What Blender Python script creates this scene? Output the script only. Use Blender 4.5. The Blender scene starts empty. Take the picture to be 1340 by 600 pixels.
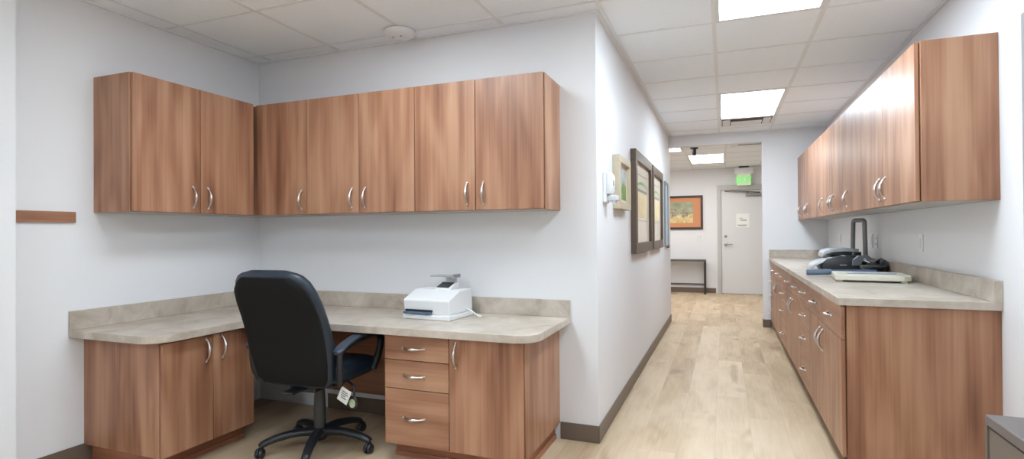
import bpy, bmesh, math, random
from mathutils import Vector, Matrix
random.seed(7)
PI = math.pi
S = bpy.context.scene
C = S.collection
H = 1.239
# measured frame of the place (metres)
XC, YB, XL, ZC, YF, YE = -0.698, 3.185, -3.298, 2.545, 7.765, 11.75
XR = 1.204
ZCF = 2.512

# ------------------------------------------------------------------ materials
MATS = {}
def mat(name, col, rough=.5, metal=0., bump=None, spec=.5, coat=0., emit=None, estr=0.):
    if name in MATS: return MATS[name]
    m = bpy.data.materials.new(name); m.use_nodes = True
    nt = m.node_tree; b = nt.nodes['Principled BSDF']
    b.inputs['Base Color'].default_value = (*col, 1)
    b.inputs['Roughness'].default_value = rough
    b.inputs['Metallic'].default_value = metal
    b.inputs['Specular IOR Level'].default_value = spec
    b.inputs['Coat Weight'].default_value = coat
    if emit:
        b.inputs['Emission Color'].default_value = (*emit, 1)
        b.inputs['Emission Strength'].default_value = estr
    if bump:
        sc, st, dist = bump
        tc = nt.nodes.new('ShaderNodeTexCoord'); n = nt.nodes.new('ShaderNodeTexNoise')
        n.inputs['Scale'].default_value = sc; n.inputs['Detail'].default_value = 4
        nt.links.new(tc.outputs['Object'], n.inputs['Vector'])
        bp = nt.nodes.new('ShaderNodeBump'); bp.inputs['Strength'].default_value = st
        bp.inputs['Distance'].default_value = dist
        nt.links.new(n.outputs['Fac'], bp.inputs['Height'])
        nt.links.new(bp.outputs['Normal'], b.inputs['Normal'])
    MATS[name] = m
    return m

def ramp(nt, stops):
    r = nt.nodes.new('ShaderNodeValToRGB')
    el = r.color_ramp.elements
    while len(el) < len(stops): el.new(.5)
    for e, (p, c) in zip(el, stops):
        e.position = p; e.color = (*c, 1)
    return r

def srgb(r, g, b):
    f = lambda v: (v/255/12.92) if v/255 <= .04045 else ((v/255+.055)/1.055)**2.4
    return (f(r), f(g), f(b))

def wood(name, horizontal=False, tint=(1, 1, 1), rough=.38):
    """walnut-toned laminate: broad soft bands with fine streaks along the grain"""
    m = bpy.data.materials.new(name); m.use_nodes = True
    nt = m.node_tree; L = nt.links; b = nt.nodes['Principled BSDF']
    tc = nt.nodes.new('ShaderNodeTexCoord'); oi = nt.nodes.new('ShaderNodeObjectInfo')
    off = nt.nodes.new('ShaderNodeVectorMath'); off.operation = 'MULTIPLY_ADD'
    cmb = nt.nodes.new('ShaderNodeCombineXYZ')
    for i in range(3): L.new(oi.outputs['Random'], cmb.inputs[i])
    off.inputs[1].default_value = (23, 31, 17)
    L.new(cmb.outputs[0], off.inputs[0]); L.new(tc.outputs['Object'], off.inputs[2])
    def noise(scale, sc, detail, dist, rg=.5):
        mp = nt.nodes.new('ShaderNodeMapping'); mp.inputs['Scale'].default_value = scale
        L.new(off.outputs[0], mp.inputs['Vector'])
        n = nt.nodes.new('ShaderNodeTexNoise')
        n.inputs['Scale'].default_value = sc; n.inputs['Detail'].default_value = detail
        n.inputs['Distortion'].default_value = dist; n.inputs['Roughness'].default_value = rg
        L.new(mp.outputs[0], n.inputs['Vector']); return n
    lo, hi = .16, 1.
    sc1 = (lo, lo, hi) if horizontal else (hi, hi, lo)
    sc2 = (.02, .02, hi) if horizontal else (hi, hi, .02)
    broad = noise(sc1, 9, 1.5, .5)
    streak = noise(sc2, 95, 3, 0.)
    mid = noise(sc2, 26, 2, .2)
    d = lambda c: tuple(a*t for a, t in zip(c, tint))
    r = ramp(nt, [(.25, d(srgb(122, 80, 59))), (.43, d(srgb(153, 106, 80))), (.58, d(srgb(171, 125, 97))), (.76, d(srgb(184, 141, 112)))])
    mx = nt.nodes.new('ShaderNodeMath'); mx.operation = 'MULTIPLY_ADD'; mx.inputs[1].default_value = .24
    L.new(streak.outputs['Fac'], mx.inputs[0])
    m2 = nt.nodes.new('ShaderNodeMath'); m2.operation = 'MULTIPLY_ADD'; m2.inputs[1].default_value = .42
    L.new(mid.outputs['Fac'], m2.inputs[0]); 
    m3 = nt.nodes.new('ShaderNodeMath'); m3.operation = 'MULTIPLY_ADD'; m3.inputs[1].default_value = .88; m3.inputs[2].default_value = -.245
    L.new(broad.outputs['Fac'], m3.inputs[0]); L.new(m3.outputs[0], m2.inputs[2]); L.new(m2.outputs[0], mx.inputs[2])
    L.new(mx.outputs[0], r.inputs[0]); L.new(r.outputs[0], b.inputs['Base Color'])
    b.inputs['Roughness'].default_value = rough
    b.inputs['Specular IOR Level'].default_value = .5
    MATS[name] = m
    return m

def laminate(name):
    m = bpy.data.materials.new(name); m.use_nodes = True
    nt = m.node_tree; L = nt.links; b = nt.nodes['Principled BSDF']
    tc = nt.nodes.new('ShaderNodeTexCoord')
    n = nt.nodes.new('ShaderNodeTexNoise'); n.inputs['Scale'].default_value = 6; n.inputs['Detail'].default_value = 7; n.inputs['Roughness'].default_value = .65
    n.inputs['Distortion'].default_value = .6
    L.new(tc.outputs['Object'], n.inputs['Vector'])
    r = ramp(nt, [(.3, srgb(164, 150, 136)), (.5, srgb(190, 177, 163)), (.7, srgb(208, 197, 185))])
    L.new(n.outputs['Fac'], r.inputs[0])
    L.new(r.outputs[0], b.inputs['Base Color'])
    b.inputs['Roughness'].default_value = .3
    MATS[name] = m; return m

def floor_mat():
    m = bpy.data.materials.new('oak_planks'); m.use_nodes = True
    nt = m.node_tree; L = nt.links; b = nt.nodes['Principled BSDF']
    tc = nt.nodes.new('ShaderNodeTexCoord')
    mp = nt.nodes.new('ShaderNodeMapping'); mp.inputs['Rotation'].default_value = (0, 0, PI/2)
    mp.inputs['Location'].default_value = (.3, .06, 0)
    L.new(tc.outputs['Object'], mp.inputs['Vector'])
    br = nt.nodes.new('ShaderNodeTexBrick')
    br.offset = .37; br.offset_frequency = 2
    br.inputs['Scale'].default_value = 1; br.inputs['Brick Width'].default_value = 1.22; br.inputs['Row Height'].default_value = .205
    br.inputs['Mortar Size'].default_value = .0012; br.inputs['Mortar Smooth'].default_value = .3; br.inputs['Bias'].default_value = 0
    br.inputs['Color1'].default_value = (0, 0, 0, 1); br.inputs['Color2'].default_value = (1, 1, 1, 1); br.inputs['Mortar'].default_value = (.4, .4, .4, 1)
    L.new(mp.outputs[0], br.inputs['Vector'])
    # offset the grain per plank
    add = nt.nodes.new('ShaderNodeVectorMath'); add.operation = 'MULTIPLY_ADD'; add.inputs[1].default_value = (7, 11, 3)
    L.new(br.outputs['Color'], add.inputs[0]); L.new(tc.outputs['Object'], add.inputs[2])
    def noise(scale, sc, det, dist):
        q = nt.nodes.new('ShaderNodeMapping'); q.inputs['Scale'].default_value = scale
        L.new(add.outputs[0], q.inputs['Vector'])
        n = nt.nodes.new('ShaderNodeTexNoise'); n.inputs['Scale'].default_value = sc; n.inputs['Detail'].default_value = det; n.inputs['Distortion'].default_value = dist
        L.new(q.outputs[0], n.inputs['Vector']); return n
    g1 = noise((1, .25, 1), 7, 3, .6); g2 = noise((1, .05, 1), 60, 4, .3)
    g3 = noise((1, .3, 1), 4.2, 2, .5)
    s1 = nt.nodes.new('ShaderNodeMath'); s1.operation = 'MULTIPLY_ADD'; s1.inputs[1].default_value = .28
    L.new(br.outputs['Color'], s1.inputs[0])
    s2 = nt.nodes.new('ShaderNodeMath'); s2.operation = 'MULTIPLY_ADD'; s2.inputs[1].default_value = .75; s2.inputs[2].default_value = -.16
    L.new(g1.outputs['Fac'], s2.inputs[0]); L.new(s2.outputs[0], s1.inputs[2])
    s3 = nt.nodes.new('ShaderNodeMath'); s3.operation = 'MULTIPLY_ADD'; s3.inputs[1].default_value = .3
    L.new(g2.outputs['Fac'], s3.inputs[0]); L.new(s1.outputs[0], s3.inputs[2])
    r = ramp(nt, [(.2, srgb(164, 137, 108)), (.42, srgb(188, 163, 132)), (.62, srgb(204, 181, 152)), (.85, srgb(214, 194, 168))])
    L.new(s3.outputs[0], r.inputs[0])
    # knots and smoky patches
    kr = ramp(nt, [(.25, (.70, .64, .56)), (.37, (1, 1, 1))])
    L.new(g3.outputs['Fac'], kr.inputs[0])
    mul = nt.nodes.new('ShaderNodeMix'); mul.data_type = 'RGBA'; mul.blend_type = 'MULTIPLY'; mul.inputs[0].default_value = 1
    L.new(r.outputs[0], mul.inputs[6]); L.new(kr.outputs[0], mul.inputs[7])
    seam = nt.nodes.new('ShaderNodeMix'); seam.data_type = 'RGBA'
    seam.inputs[7].default_value = (*srgb(184, 162, 137), 1)
    L.new(br.outputs['Fac'], seam.inputs[0]); L.new(mul.outputs[2], seam.inputs[6])
    L.new(seam.outputs[2], b.inputs['Base Color'])
    b.inputs['Roughness'].default_value = .42; b.inputs['Specular IOR Level'].default_value = .4
    MATS['oak_planks'] = m; return m

def tile_mat():
    m = bpy.data.materials.new('ceiling_tile'); m.use_nodes = True
    nt = m.node_tree; L = nt.links; b = nt.nodes['Principled BSDF']
    tc = nt.nodes.new('ShaderNodeTexCoord'); n = nt.nodes.new('ShaderNodeTexNoise')
    n.inputs['Scale'].default_value = 160; n.inputs['Detail'].default_value = 3
    L.new(tc.outputs['Object'], n.inputs['Vector'])
    r = ramp(nt, [(.3, srgb(240, 245, 250)), (.6, srgb(246, 250, 255))])
    L.new(n.outputs['Fac'], r.inputs[0]); L.new(r.outputs[0], b.inputs['Base Color'])
    b.inputs['Roughness'].default_value = .9; b.inputs['Specular IOR Level'].default_value = .2
    MATS['ceiling_tile'] = m; return m

WALL = mat('wall_paint', srgb(230, 229, 231), .6, bump=(180, .08, .001), spec=.3)
WOOD = wood('walnut_vertical'); WOODH = wood('walnut_horizontal', True)
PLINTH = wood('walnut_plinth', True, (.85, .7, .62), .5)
MELA = mat('melamine_grey', srgb(176, 172, 168), .5)
LAM = laminate('stone_laminate')
FLOOR = floor_mat(); TILE = tile_mat()
GRID = mat('grid_white', srgb(230, 231, 232), .5)
BASEB = mat('vinyl_base_brown', srgb(112, 97, 85), .45, spec=.4)
NICKEL = mat('satin_nickel', srgb(200, 194, 190), .3, 1.)
STEEL = mat('brushed_steel', srgb(150, 150, 150), .35, 1.)
WHITEP = mat('white_plastic', srgb(232, 232, 233), .35)
WHITEM = mat('white_metal', srgb(225, 225, 225), .4)
DARKM = mat('dark_metal', srgb(70, 66, 62), .4, .6)
BLACKP = mat('black_plastic', srgb(32, 34, 38), .38)
BLACKF = mat('black_fabric', srgb(27, 27, 27), .85, bump=(500, .3, .001), spec=.2)
LEATHER = mat('black_leather', srgb(24, 38, 52), .4, bump=(240, .25, .001), spec=.6)
DOORP = mat('door_paint', srgb(216, 216, 217), .5)
FRAMEG = mat('door_frame_paint', srgb(190, 187, 184), .45)
GREYM = mat('cabinet_grey', srgb(112, 100, 92), .45, .2, bump=(900, .15, .0005))
GREYTOP = mat('cabinet_top_grey', srgb(114, 105, 103), .4, .1, bump=(900, .15, .0005))
PAPER = mat('paper', srgb(236, 236, 232), .8)
INK = mat('ink', srgb(120, 118, 116), .8)
LIGHTM = mat('lamp_diffuser', (1, 1, 1), .5, emit=(.755, .895, 1), estr=12.)
LIGHTL = mat('lamp_diffuser_soft', (1, 1, 1), .5, emit=(.81, .92, 1), estr=8.2)
LIGHTW = mat('lamp_diffuser_warm', (1, 1, 1), .5, emit=(.93, .95, .95), estr=8.8)
SILVER = mat('silver_plastic', srgb(178, 180, 184), .35, .3)
CREAM = mat('cream_plastic', srgb(212, 207, 190), .45)
BLUEG = mat('blue_grey_rubber', srgb(92, 108, 128), .5)
BLUE = mat('blue_stripe', srgb(70, 96, 150), .5)
SCREEN = mat('dark_screen', srgb(62, 64, 66), .25)

# ------------------------------------------------------------------ mesh helpers
def bx(bm, x0, x1, y0, y1, z0, z1, bev=0., seg=2, mi=0):
    r = bmesh.ops.create_cube(bm, size=1)
    vs = r['verts']
    for v in vs:
        v.co = Vector((x0+(v.co.x+.5)*(x1-x0), y0+(v.co.y+.5)*(y1-y0), z0+(v.co.z+.5)*(z1-z0)))
    fs = list({f for v in vs for f in v.link_faces})
    for f in fs: f.material_index = mi
    if bev > 0:
        es = list({e for v in vs for e in v.link_edges})
        r = bmesh.ops.bevel(bm, geom=es, offset=bev, segments=seg, affect='EDGES', profile=.5)
        for f in r['faces']: f.material_index = mi
    return vs

def box(*a, **k):
    bm = bmesh.new(); bx(bm, *a, **k); return bm

def tube(bm, pts, rad, n=12, cap=True, flat=None):
    """sweep a circle along pts; rad a number or list; flat scales the section's second axis"""
    pts = [Vector(p) for p in pts]; N = len(pts)
    rad = rad if isinstance(rad, (list, tuple)) else [rad]*N
    t0 = (pts[1]-pts[0]).normalized()
    up = Vector((0, 0, 1)) if abs(t0.z) < .9 else Vector((1, 0, 0))
    a = t0.cross(up).normalized()
    rings = []
    for i, p in enumerate(pts):
        t = ((pts[min(i+1, N-1)]-pts[max(i-1, 0)])).normalized()
        a = (a - t*a.dot(t)).normalized(); b = t.cross(a)
        fl = flat if flat else 1
        rings.append([bm.verts.new(p+(a*math.cos(2*PI*k/n)+b*math.sin(2*PI*k/n)*fl)*rad[i]) for k in range(n)])
    for r0, r1 in zip(rings, rings[1:]):
        for k in range(n):
            bm.faces.new((r0[k], r0[(k+1) % n], r1[(k+1) % n], r1[k]))
    if cap:
        bm.faces.new(rings[0][::-1]); bm.faces.new(rings[-1])
    return rings

def lathe(bm, prof, n=32, cx=0, cy=0):
    rings = []
    for r, z in prof:
        rings.append([bm.verts.new((cx+r*math.cos(2*PI*k/n), cy+r*math.sin(2*PI*k/n), z)) for k in range(n)])
    for r0, r1 in zip(rings, rings[1:]):
        for k in range(n): bm.faces.new((r0[k], r0[(k+1) % n], r1[(k+1) % n], r1[k]))
    bm.faces.new(rings[0][::-1]); bm.faces.new(rings[-1])

def prism(bm, pts, z0, z1, axis='z', bev=0.):
    """extrude an outline of 2-D points"""
    def mk(p, h):
        return {'z': (p[0], p[1], h), 'x': (h, p[0], p[1]), 'y': (p[0], h, p[1])}[axis]
    a = [bm.verts.new(mk(p, z0)) for p in pts]; b = [bm.verts.new(mk(p, z1)) for p in pts]
    n = len(pts)
    f = [bm.faces.new(a), bm.faces.new(b[::-1])]
    for k in range(n): f.append(bm.faces.new((a[k], b[k], b[(k+1) % n], a[(k+1) % n])))
    if bev:
        es = [e for e in f[1].edges] + [e for e in f[0].edges]
        bmesh.ops.bevel(bm, geom=list(set(es)), offset=bev, segments=2, affect='EDGES', profile=.5)

def obj(name, bm, mats, parent=None, loc=None, rot=None, smooth=False, mesh=None):
    if bm is not None:
        bmesh.ops.recalc_face_normals(bm, faces=bm.faces[:])
        me = bpy.data.meshes.new(name); bm.to_mesh(me); bm.free()
        for m in (mats if isinstance(mats, (list, tuple)) else [mats]): me.materials.append(m)
        for p in me.polygons: p.use_smooth = bool(smooth)
        if smooth:
            try: me.set_sharp_from_angle(angle=math.radians(40))
            except Exception: pass
    else: me = mesh
    o = bpy.data.objects.new(name, me); C.objects.link(o)
    if parent: o.parent = parent
    if loc: o.location = loc
    if rot: o.rotation_euler = rot
    return o

def tag(o, label, cat, group=None):
    o['label'] = label; o['category'] = cat
    if group: o['group'] = group
    return o

def thing(name, label, cat, loc=(0, 0, 0), rz=0, group=None):
    o = bpy.data.objects.new(name, None); C.objects.link(o)
    o.location = loc; o.rotation_euler = (0, 0, rz); o.empty_display_size = .1
    return tag(o, label, cat, group)

def struct(name, bm, m, parent=None):
    o = obj(name, bm, m, parent); o['kind'] = 'structure'; return o

def smooth_path(ctrl, n=8):
    """Catmull-Rom through control points"""
    P = [Vector(p) for p in ctrl]; out = []
    for i in range(len(P)-1):
        p0 = P[max(i-1, 0)]; p1 = P[i]; p2 = P[i+1]; p3 = P[min(i+2, len(P)-1)]
        for k in range(n):
            t = k/n
            out.append(.5*((2*p1)+(p2-p0)*t+(2*p0-5*p1+4*p2-p3)*t*t+(3*p1-p0-3*p2+p3)*t**3))
    out.append(P[-1]); return out

# ------------------------------------------------------------------ the room shell
YN = -2.6           # wall behind the viewpoint
struct('floor', box(XL-1.0, XR+.15, YN-.15, YE+.15, -.06, 0), FLOOR)
struct('wall_left', box(XL-.12, XL, YN, YB+.12, 0, ZC), WALL)
struct('wall_pilaster', box(XL, XL+.1, .9, 1.598, 0, ZC), WALL)
struct('wall_back', box(XL, XC-.12, YB, YB+.12, 0, ZC), WALL)
struct('wall_center', box(XC-.12, XC, YB, YF+.13, 0, ZC), WALL)
struct('wall_right', box(XR, XR+.12, YN, YF, 0, ZC), WALL)
struct('wall_front', box(XL-.12, XR+.12, YN-.12, YN, 0, ZC), WALL)
struct('wall_partition', box(.468, XR+.12, YF, YF+.13, 0, ZC), WALL)
struct('wall_header', box(XC, .468, YF, YF+.13, 2.397, ZC), WALL)
struct('wall_far', box(XL-.5, XR+.8, YE, YE+.12, 0, ZC), WALL)
struct('wall_far_left', box(XL-.5, XL-.38, YF+.13, YE, 0, ZC), WALL)
struct('wall_far_right', box(XR+.68, XR+.8, YF+.13, YE, 0, ZC), WALL)
struct('wall_far_near', box(XL-.5, XC-.12, YF+.01, YF+.13, 0, ZC), WALL)
struct('wall_far_near_right', box(XR+.12, XR+.8, YF, YF+.13, 0, ZC), WALL)
struct('floor_far', box(XR+.15, XR+.8, YF, YE+.15, -.06, 0), FLOOR)

GX = [-3.15, -2.535, -1.90, -1.28, -.66, -.047, .563, 1.18]
GY = [-1.9, -1.29, -.68, -.07, .55, 1.18, 1.80, 2.42, 3.045, 3.635, 4.26, 4.90, 5.54, 6.18, 6.80, 7.42]
bm = bmesh.new()
bx(bm, XL-.12, XR+.12, YN-.12, YF+.06, ZC, ZC+.06)
struct('ceiling', bm, TILE)
struct('ceiling_far', box(XL-.5, XR+.8, YF+.13, YE+.12, ZCF, ZCF+.06), TILE)
bm = bmesh.new()
gz0 = ZC-.004
def gbar(x0, x1, y0, y1): bx(bm, x0, x1, y0, y1, gz0, ZC+.001)
for x in GX:
    w = .012
    y1 = YB if x < XC-.05 else YF
    gbar(x-w, x+w, YN, y1)
gbar(XC, XC+.024, YB, YF)
segs = [(XL, XC if True else 0)]
for y in GY:
    xa = XL if y < YB else XC
    xs = [xa]+[g for g in GX if g > xa]+[XR]
    for a, b_ in zip(xs, xs[1:]):
        gbar(a+(.012 if a in GX else 0), b_-(.012 if b_ in GX else 0), y-.010, y+.010)
# wall angle
bx(bm, XL, XL+.02, YN, YB, gz0-.004, ZC); bx(bm, XL+.02, XC, YB-.02, YB, gz0-.004, ZC)
bx(bm, XC, XC+.02, YB-.02, YF, gz0-.004, ZC); bx(bm, XR-.02, XR, YN, YF, gz0-.004, ZC)
bx(bm, XC+.02, XR-.02, YF-.02, YF, gz0-.004, ZC)
struct('trim_ceiling_grid', bm, GRID)
bm = bmesh.new()
for x in (-2.41, -1.8, -1.19, -.575, .035, .645, 1.25): bx(bm, x-.012, x+.012, YF+.13, YE, ZCF-.004, ZCF+.001)
for y in (8.31, 8.92, 9.53, 10.14, 10.75, 11.36): bx(bm, XL-.38, XR+.68, y-.01, y+.01, ZCF-.0035, ZCF+.001)
struct('trim_far_ceiling_grid', bm, GRID)

def baseb(name, x0, x1, y0, y1):
    bm = bmesh.new(); bx(bm, x0, x1, y0, y1, 0, .102, bev=.003)
    struct(name, bm, BASEB)
baseb('baseboard_left', XL, XL+.008, 1.6, 2.01)
baseb('baseboard_back', -2.66, -1.80, YB-.008, YB)
baseb('baseboard_back_end', -.93, XC, YB-.008, YB)
baseb('baseboard_center', XC, XC+.008, YB-.008, YF+.13)
baseb('baseboard_partition', .46, .56, YF-.008, YF)
baseb('baseboard_partition_end', .46, .468, YF, YF+.13)
baseb('baseboard_far', -3.3, -.16, YE-.008, YE)
baseb('baseboard_right', XR-.008, XR, YN, 1.95)
struct('trim_handrail', box(XL, XL+.018, 1.60, 1.911, 1.314, 1.372, bev=.002), WOODH)

# ------------------------------------------------------------------ handles
def handle_mesh():
    bm = bmesh.new(); N = 36; pts = []; rr = []
    for i in range(N+1):
        t = -1+2*i/N; a = abs(t)
        z = t*.066
        arch = max(0., 1-(a/.86)**2)
        y = -(.0045+.0245*arch**.8)
        r = .0056+.0062*math.exp(-(t/.38)**2)+.0046*math.exp(-((a-.93)/.10)**2)
        if a > .97: r *= .75
        pts.append((0, y, z)); rr.append(r)
    tube(bm, pts, rr, 12, flat=.8)
    for s in (-1, 1):      # foot pads against the door
        r = bmesh.ops.create_uvsphere(bm, u_segments=12, v_segments=8, radius=1)
        for v in r['verts']: v.co = Vector((v.co.x*.0075, -.003+v.co.y*.0034, s*.061+v.co.z*.011))
    bmesh.ops.recalc_face_normals(bm, faces=bm.faces[:])
    me = bpy.data.meshes.new('handle'); bm.to_mesh(me); bm.free()
    me.materials.append(NICKEL)
    for p in me.polygons: p.use_smooth = True
    return me
HM = handle_mesh()
def handle(parent, x, y, z, horiz=False):
    return obj('handle', None, None, parent, (x, y, z), (0, PI/2, 0) if horiz else None, mesh=HM)

G = .002   # half of the gap between fronts
def door(th, x0, x1, z0, z1, D, hx, hz, name='door', m=None, horiz=False):
    bm = bmesh.new(); bx(bm, x0+G, x1-G, -D, -D+.018, z0+G, z1-G, bev=.0013)
    d = obj(name, bm, m or WOOD, th)
    if hx is not None: handle(d, hx, -D, hz, horiz)
    return d

def carcass(th, W, D, z0, z1, left_panel=True, bottom=True, x0=0., right_over=0.):
    """box body behind the fronts (local frame: width +x, front -y)"""
    bm = bmesh.new(); bx(bm, x0, W+right_over, -D+.0225, 0, z0, z1, bev=.0008, seg=1)
    c = obj('carcass', bm, WOOD, th)
    if bottom:
        bm = bmesh.new(); bx(bm, x0+.02, W+right_over-.02, -D+.024, -.002, z0-.0015, z0+.004)
        obj('underside', bm, MELA, th)
    return c

ZB, ZT = 1.3725, 2.131
DU = .3166
BK = YB-.001
LX = XL+.001
# ---- wall cabinets on the left wall (face +x: rotated +90 degrees; local x runs along +y)
t = thing('wall_cabinet', 'double-door walnut wall cabinet on the left wall, above the two-door base cabinet', 'wall cabinet', (LX, 2.0095, ZB), PI/2, 'walnut wall cabinets over the desk')
W = .8235
carcass(t, W, DU, 0, ZT-ZB)
door(t, .006, .416, 0, ZT-ZB, DU, .362, .095); door(t, .416, W-.002, 0, ZT-ZB, DU, .464, .095)
# ---- corner cabinet and two pairs on the back wall
def upper_back(x0, x1, label, doors, left=0.):
    t = thing('wall_cabinet', label, 'wall cabinet', (x0, BK, ZB), 0, 'walnut wall cabinets over the desk')
    carcass(t, x1-x0, DU, 0, ZT-ZB)
    for a, b, hx in doors: door(t, a-x0, b-x0, 0, ZT-ZB, DU, hx-x0, .095)
    return t
tc_ = upper_back(-3.296, -2.560, 'single-door walnut corner wall cabinet where left and back walls meet', [(-2.949, -2.560, -2.603)])
bm = bmesh.new(); bx(bm, .0175, .345, -DU+.004, -DU+.019, 0, ZT-ZB); bm.free()
bm = bmesh.new(); bx(bm, LX+DU-.0195-(-3.296)+.001, -2.951-(-3.296), -.3125, -.2975, 0, ZT-ZB); obj('filler_strip', bm, WOOD, tc_)
upper_back(-2.5595, -1.742, 'walnut double-door wall cabinet second from the corner, in the middle of the back wall', [(-2.5595, -2.147, -2.199), (-2.147, -1.742, -2.099)])
upper_back(-1.7415, -.9205, 'walnut double-door wall cabinet at the right end, above the white machine', [(-1.7415, -1.337, -1.390), (-1.337, -.925, -1.286)])

# ---- wall cabinets on the right wall (face -x: rotated -90; local x runs toward the camera)
ZB2, ZT2, DU2 = 1.378, 2.1605, .3257
RX = XR-.001
def upper_right(y0, y1, label, doors, near=False):
    t = thing('wall_cabinet', label, 'wall cabinet', (RX, y1, ZB2), -PI/2, 'walnut wall cabinets over the long right counter')
    W = y1-y0
    if near:
        bm = bmesh.new(); bx(bm, 0, W+.0, -DU2+.0225, 0, 0, ZT2-ZB2, bev=.0008, seg=1)
        obj('carcass', bm, WOOD, t)
        bm = bmesh.new(); bx(bm, .02, W-.02, -DU2+.024, -.002, -.0015, .004); obj('underside', bm, MELA, t)
    else: carcass(t, W, DU2, 0, ZT2-ZB2)
    for a, b, hy in doors: door(t, y1-b, y1-a, 0, ZT2-ZB2, DU2, y1-hy, .103)
    return t
YN2 = 3.199
upper_right(YN2, 4.338, 'walnut double-door wall cabinet nearest us on the right wall, showing its end panel', [(YN2+.012, 3.795, 3.742), (3.795, 4.338, 3.862)], True)
upper_right(4.3385, 4.862, 'walnut single-door wall cabinet second from the near end of the right wall', [(4.3385, 4.862, 4.800)])
upper_right(4.8625, 5.880, 'walnut double-door wall cabinet on the right wall above the binding machine', [(4.8625, 5.415, 5.36), (5.415, 5.880, 5.47)])
upper_right(5.8805, 6.400, 'walnut single-door wall cabinet on the right wall between two double-door ones', [(5.8805, 6.400, 5.94)])
upper_right(6.4005, 7.440, 'walnut double-door wall cabinet second from the far end of the right wall', [(6.4005, 6.92, 6.86), (6.92, 7.440, 6.98)])
upper_right(7.4405, 7.762, 'narrow walnut wall cabinet at the far end of the right wall, in the corner', [(7.4405, 7.762, 7.50)])

# ------------------------------------------------------------------ desk run
ZD = .7334; ZDB = .6955
# left base cabinet
DB = .612
t = thing('base_cabinet', 'two-door walnut base cabinet under the left arm of the desk, left of the office chair', 'base cabinet', (LX, 1.957, 0), PI/2, 'walnut base cabinets under the desk')
W = .59
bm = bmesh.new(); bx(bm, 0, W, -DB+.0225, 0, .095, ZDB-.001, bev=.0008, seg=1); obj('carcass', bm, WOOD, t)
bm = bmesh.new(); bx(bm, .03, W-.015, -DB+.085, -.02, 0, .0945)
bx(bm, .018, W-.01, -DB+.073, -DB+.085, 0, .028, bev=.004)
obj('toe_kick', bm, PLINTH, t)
door(t, .004, .303, .095, ZDB-.012, DB, .257, .603); door(t, .303, W-.002, .095, ZDB-.012, DB, .361, .603)
# right base cabinet
XD0, XD1 = -1.750, -.934
DR = YB-2.553
t = thing('base_cabinet', 'walnut base cabinet with three drawers and one door under the right end of the desk', 'base cabinet', (XD0, BK, 0), 0, 'walnut base cabinets under the desk')
W = XD1-XD0; s = XD0
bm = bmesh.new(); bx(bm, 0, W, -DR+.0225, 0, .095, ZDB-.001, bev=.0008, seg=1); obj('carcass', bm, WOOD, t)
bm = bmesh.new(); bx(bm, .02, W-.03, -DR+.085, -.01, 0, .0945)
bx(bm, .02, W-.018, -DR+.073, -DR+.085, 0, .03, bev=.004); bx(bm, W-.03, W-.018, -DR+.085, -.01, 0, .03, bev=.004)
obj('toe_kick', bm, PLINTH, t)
dx = -1.351-s
door(t, .002, dx, .555, ZDB-.006, DR, -1.563-s, .622, 'drawer', WOODH, True)
door(t, .002, dx, .399, .555, DR, -1.563-s, .474, 'drawer', WOODH, True)
door(t, .002, dx, .095, .399, DR, -1.563-s, .247, 'drawer', WOODH, True)
door(t, dx, W-.003, .095, ZDB-.006, DR, -1.309-s, .602)
# worktop
def rounded(cx, cy, r, a0, a1, n=8):
    return [(cx+r*math.cos(a0+(a1-a0)*k/n), cy+r*math.sin(a0+(a1-a0)*k/n)) for k in range(n+1)]
t = thing('desk_worktop', 'grey stone-look L-shaped desk worktop with a low backsplash in the left corner', 'worktop', (XL, YB, 0))
CF = -2.640; CY0 = 1.881; CYF = 2.512; CX1 = -.864; rr = .115
pts = [(LX, BK), (LX, CY0)] + rounded(CF-rr, CY0+rr, rr, -PI/2, 0) + rounded(CF+.12, CYF-.12, .12, PI, PI/2, 6) + rounded(CX1-rr, CYF+rr, rr, -PI/2, 0) + [(CX1, BK)]
pts = [(x-XL, y-YB) for x, y in pts]
bm = bmesh.new(); prism(bm, pts, ZDB, ZD, bev=.002); obj('countertop', bm, LAM, t)
bm = bmesh.new(); bx(bm, -2.66-XL, -1.753-XL, -.020, -.002, .138, ZDB-.001, bev=.001, seg=1); mp_ = obj('modesty_panel', bm, WOODH, t); mp_['label'] = 'brown wood panel under the worktop'
bm = bmesh.new()
bx(bm, .001, .0195, CY0-YB, -.0205, ZD, .8357, bev=.0015, seg=1); obj('backsplash', bm, LAM, t)
bm = bmesh.new(); bx(bm, .001, CX1-XL, -.0198, -.001, ZD, .8357, bev=.0015, seg=1); obj('backsplash', bm, LAM, t)

# ------------------------------------------------------------------ long counter on the right
ZK = .8986; ZKB = .8606
XCF = .5355; XBF = .556
DK = XR-XBF
Y0R = 3.184
t = thing('counter_worktop', 'long grey stone-look worktop running along the right wall', 'worktop', (XR, Y0R, 0))
bm = bmesh.new(); bx(bm, XCF-XR, -.001, 0, YF-.001-Y0R, ZKB, ZK, bev=.002); obj('countertop', bm, LAM, t)
bm = bmesh.new(); bx(bm, XR-.034, XR-.001, Y0R, YF-.0215, ZK+.0002, 1.0013, bev=.0015, seg=1)
tag(obj('backsplash', bm, LAM), 'long grey stone-look backsplash strip on the right wall above the counter', 'backsplash')
bm = bmesh.new(); bx(bm, XCF, XR-.035, YF-.021, YF-.001, ZK+.0002, 1.0013, bev=.0015, seg=1)
tag(obj('backsplash', bm, LAM), 'short grey stone-look backsplash strip across the far end of the counter', 'backsplash')

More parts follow.
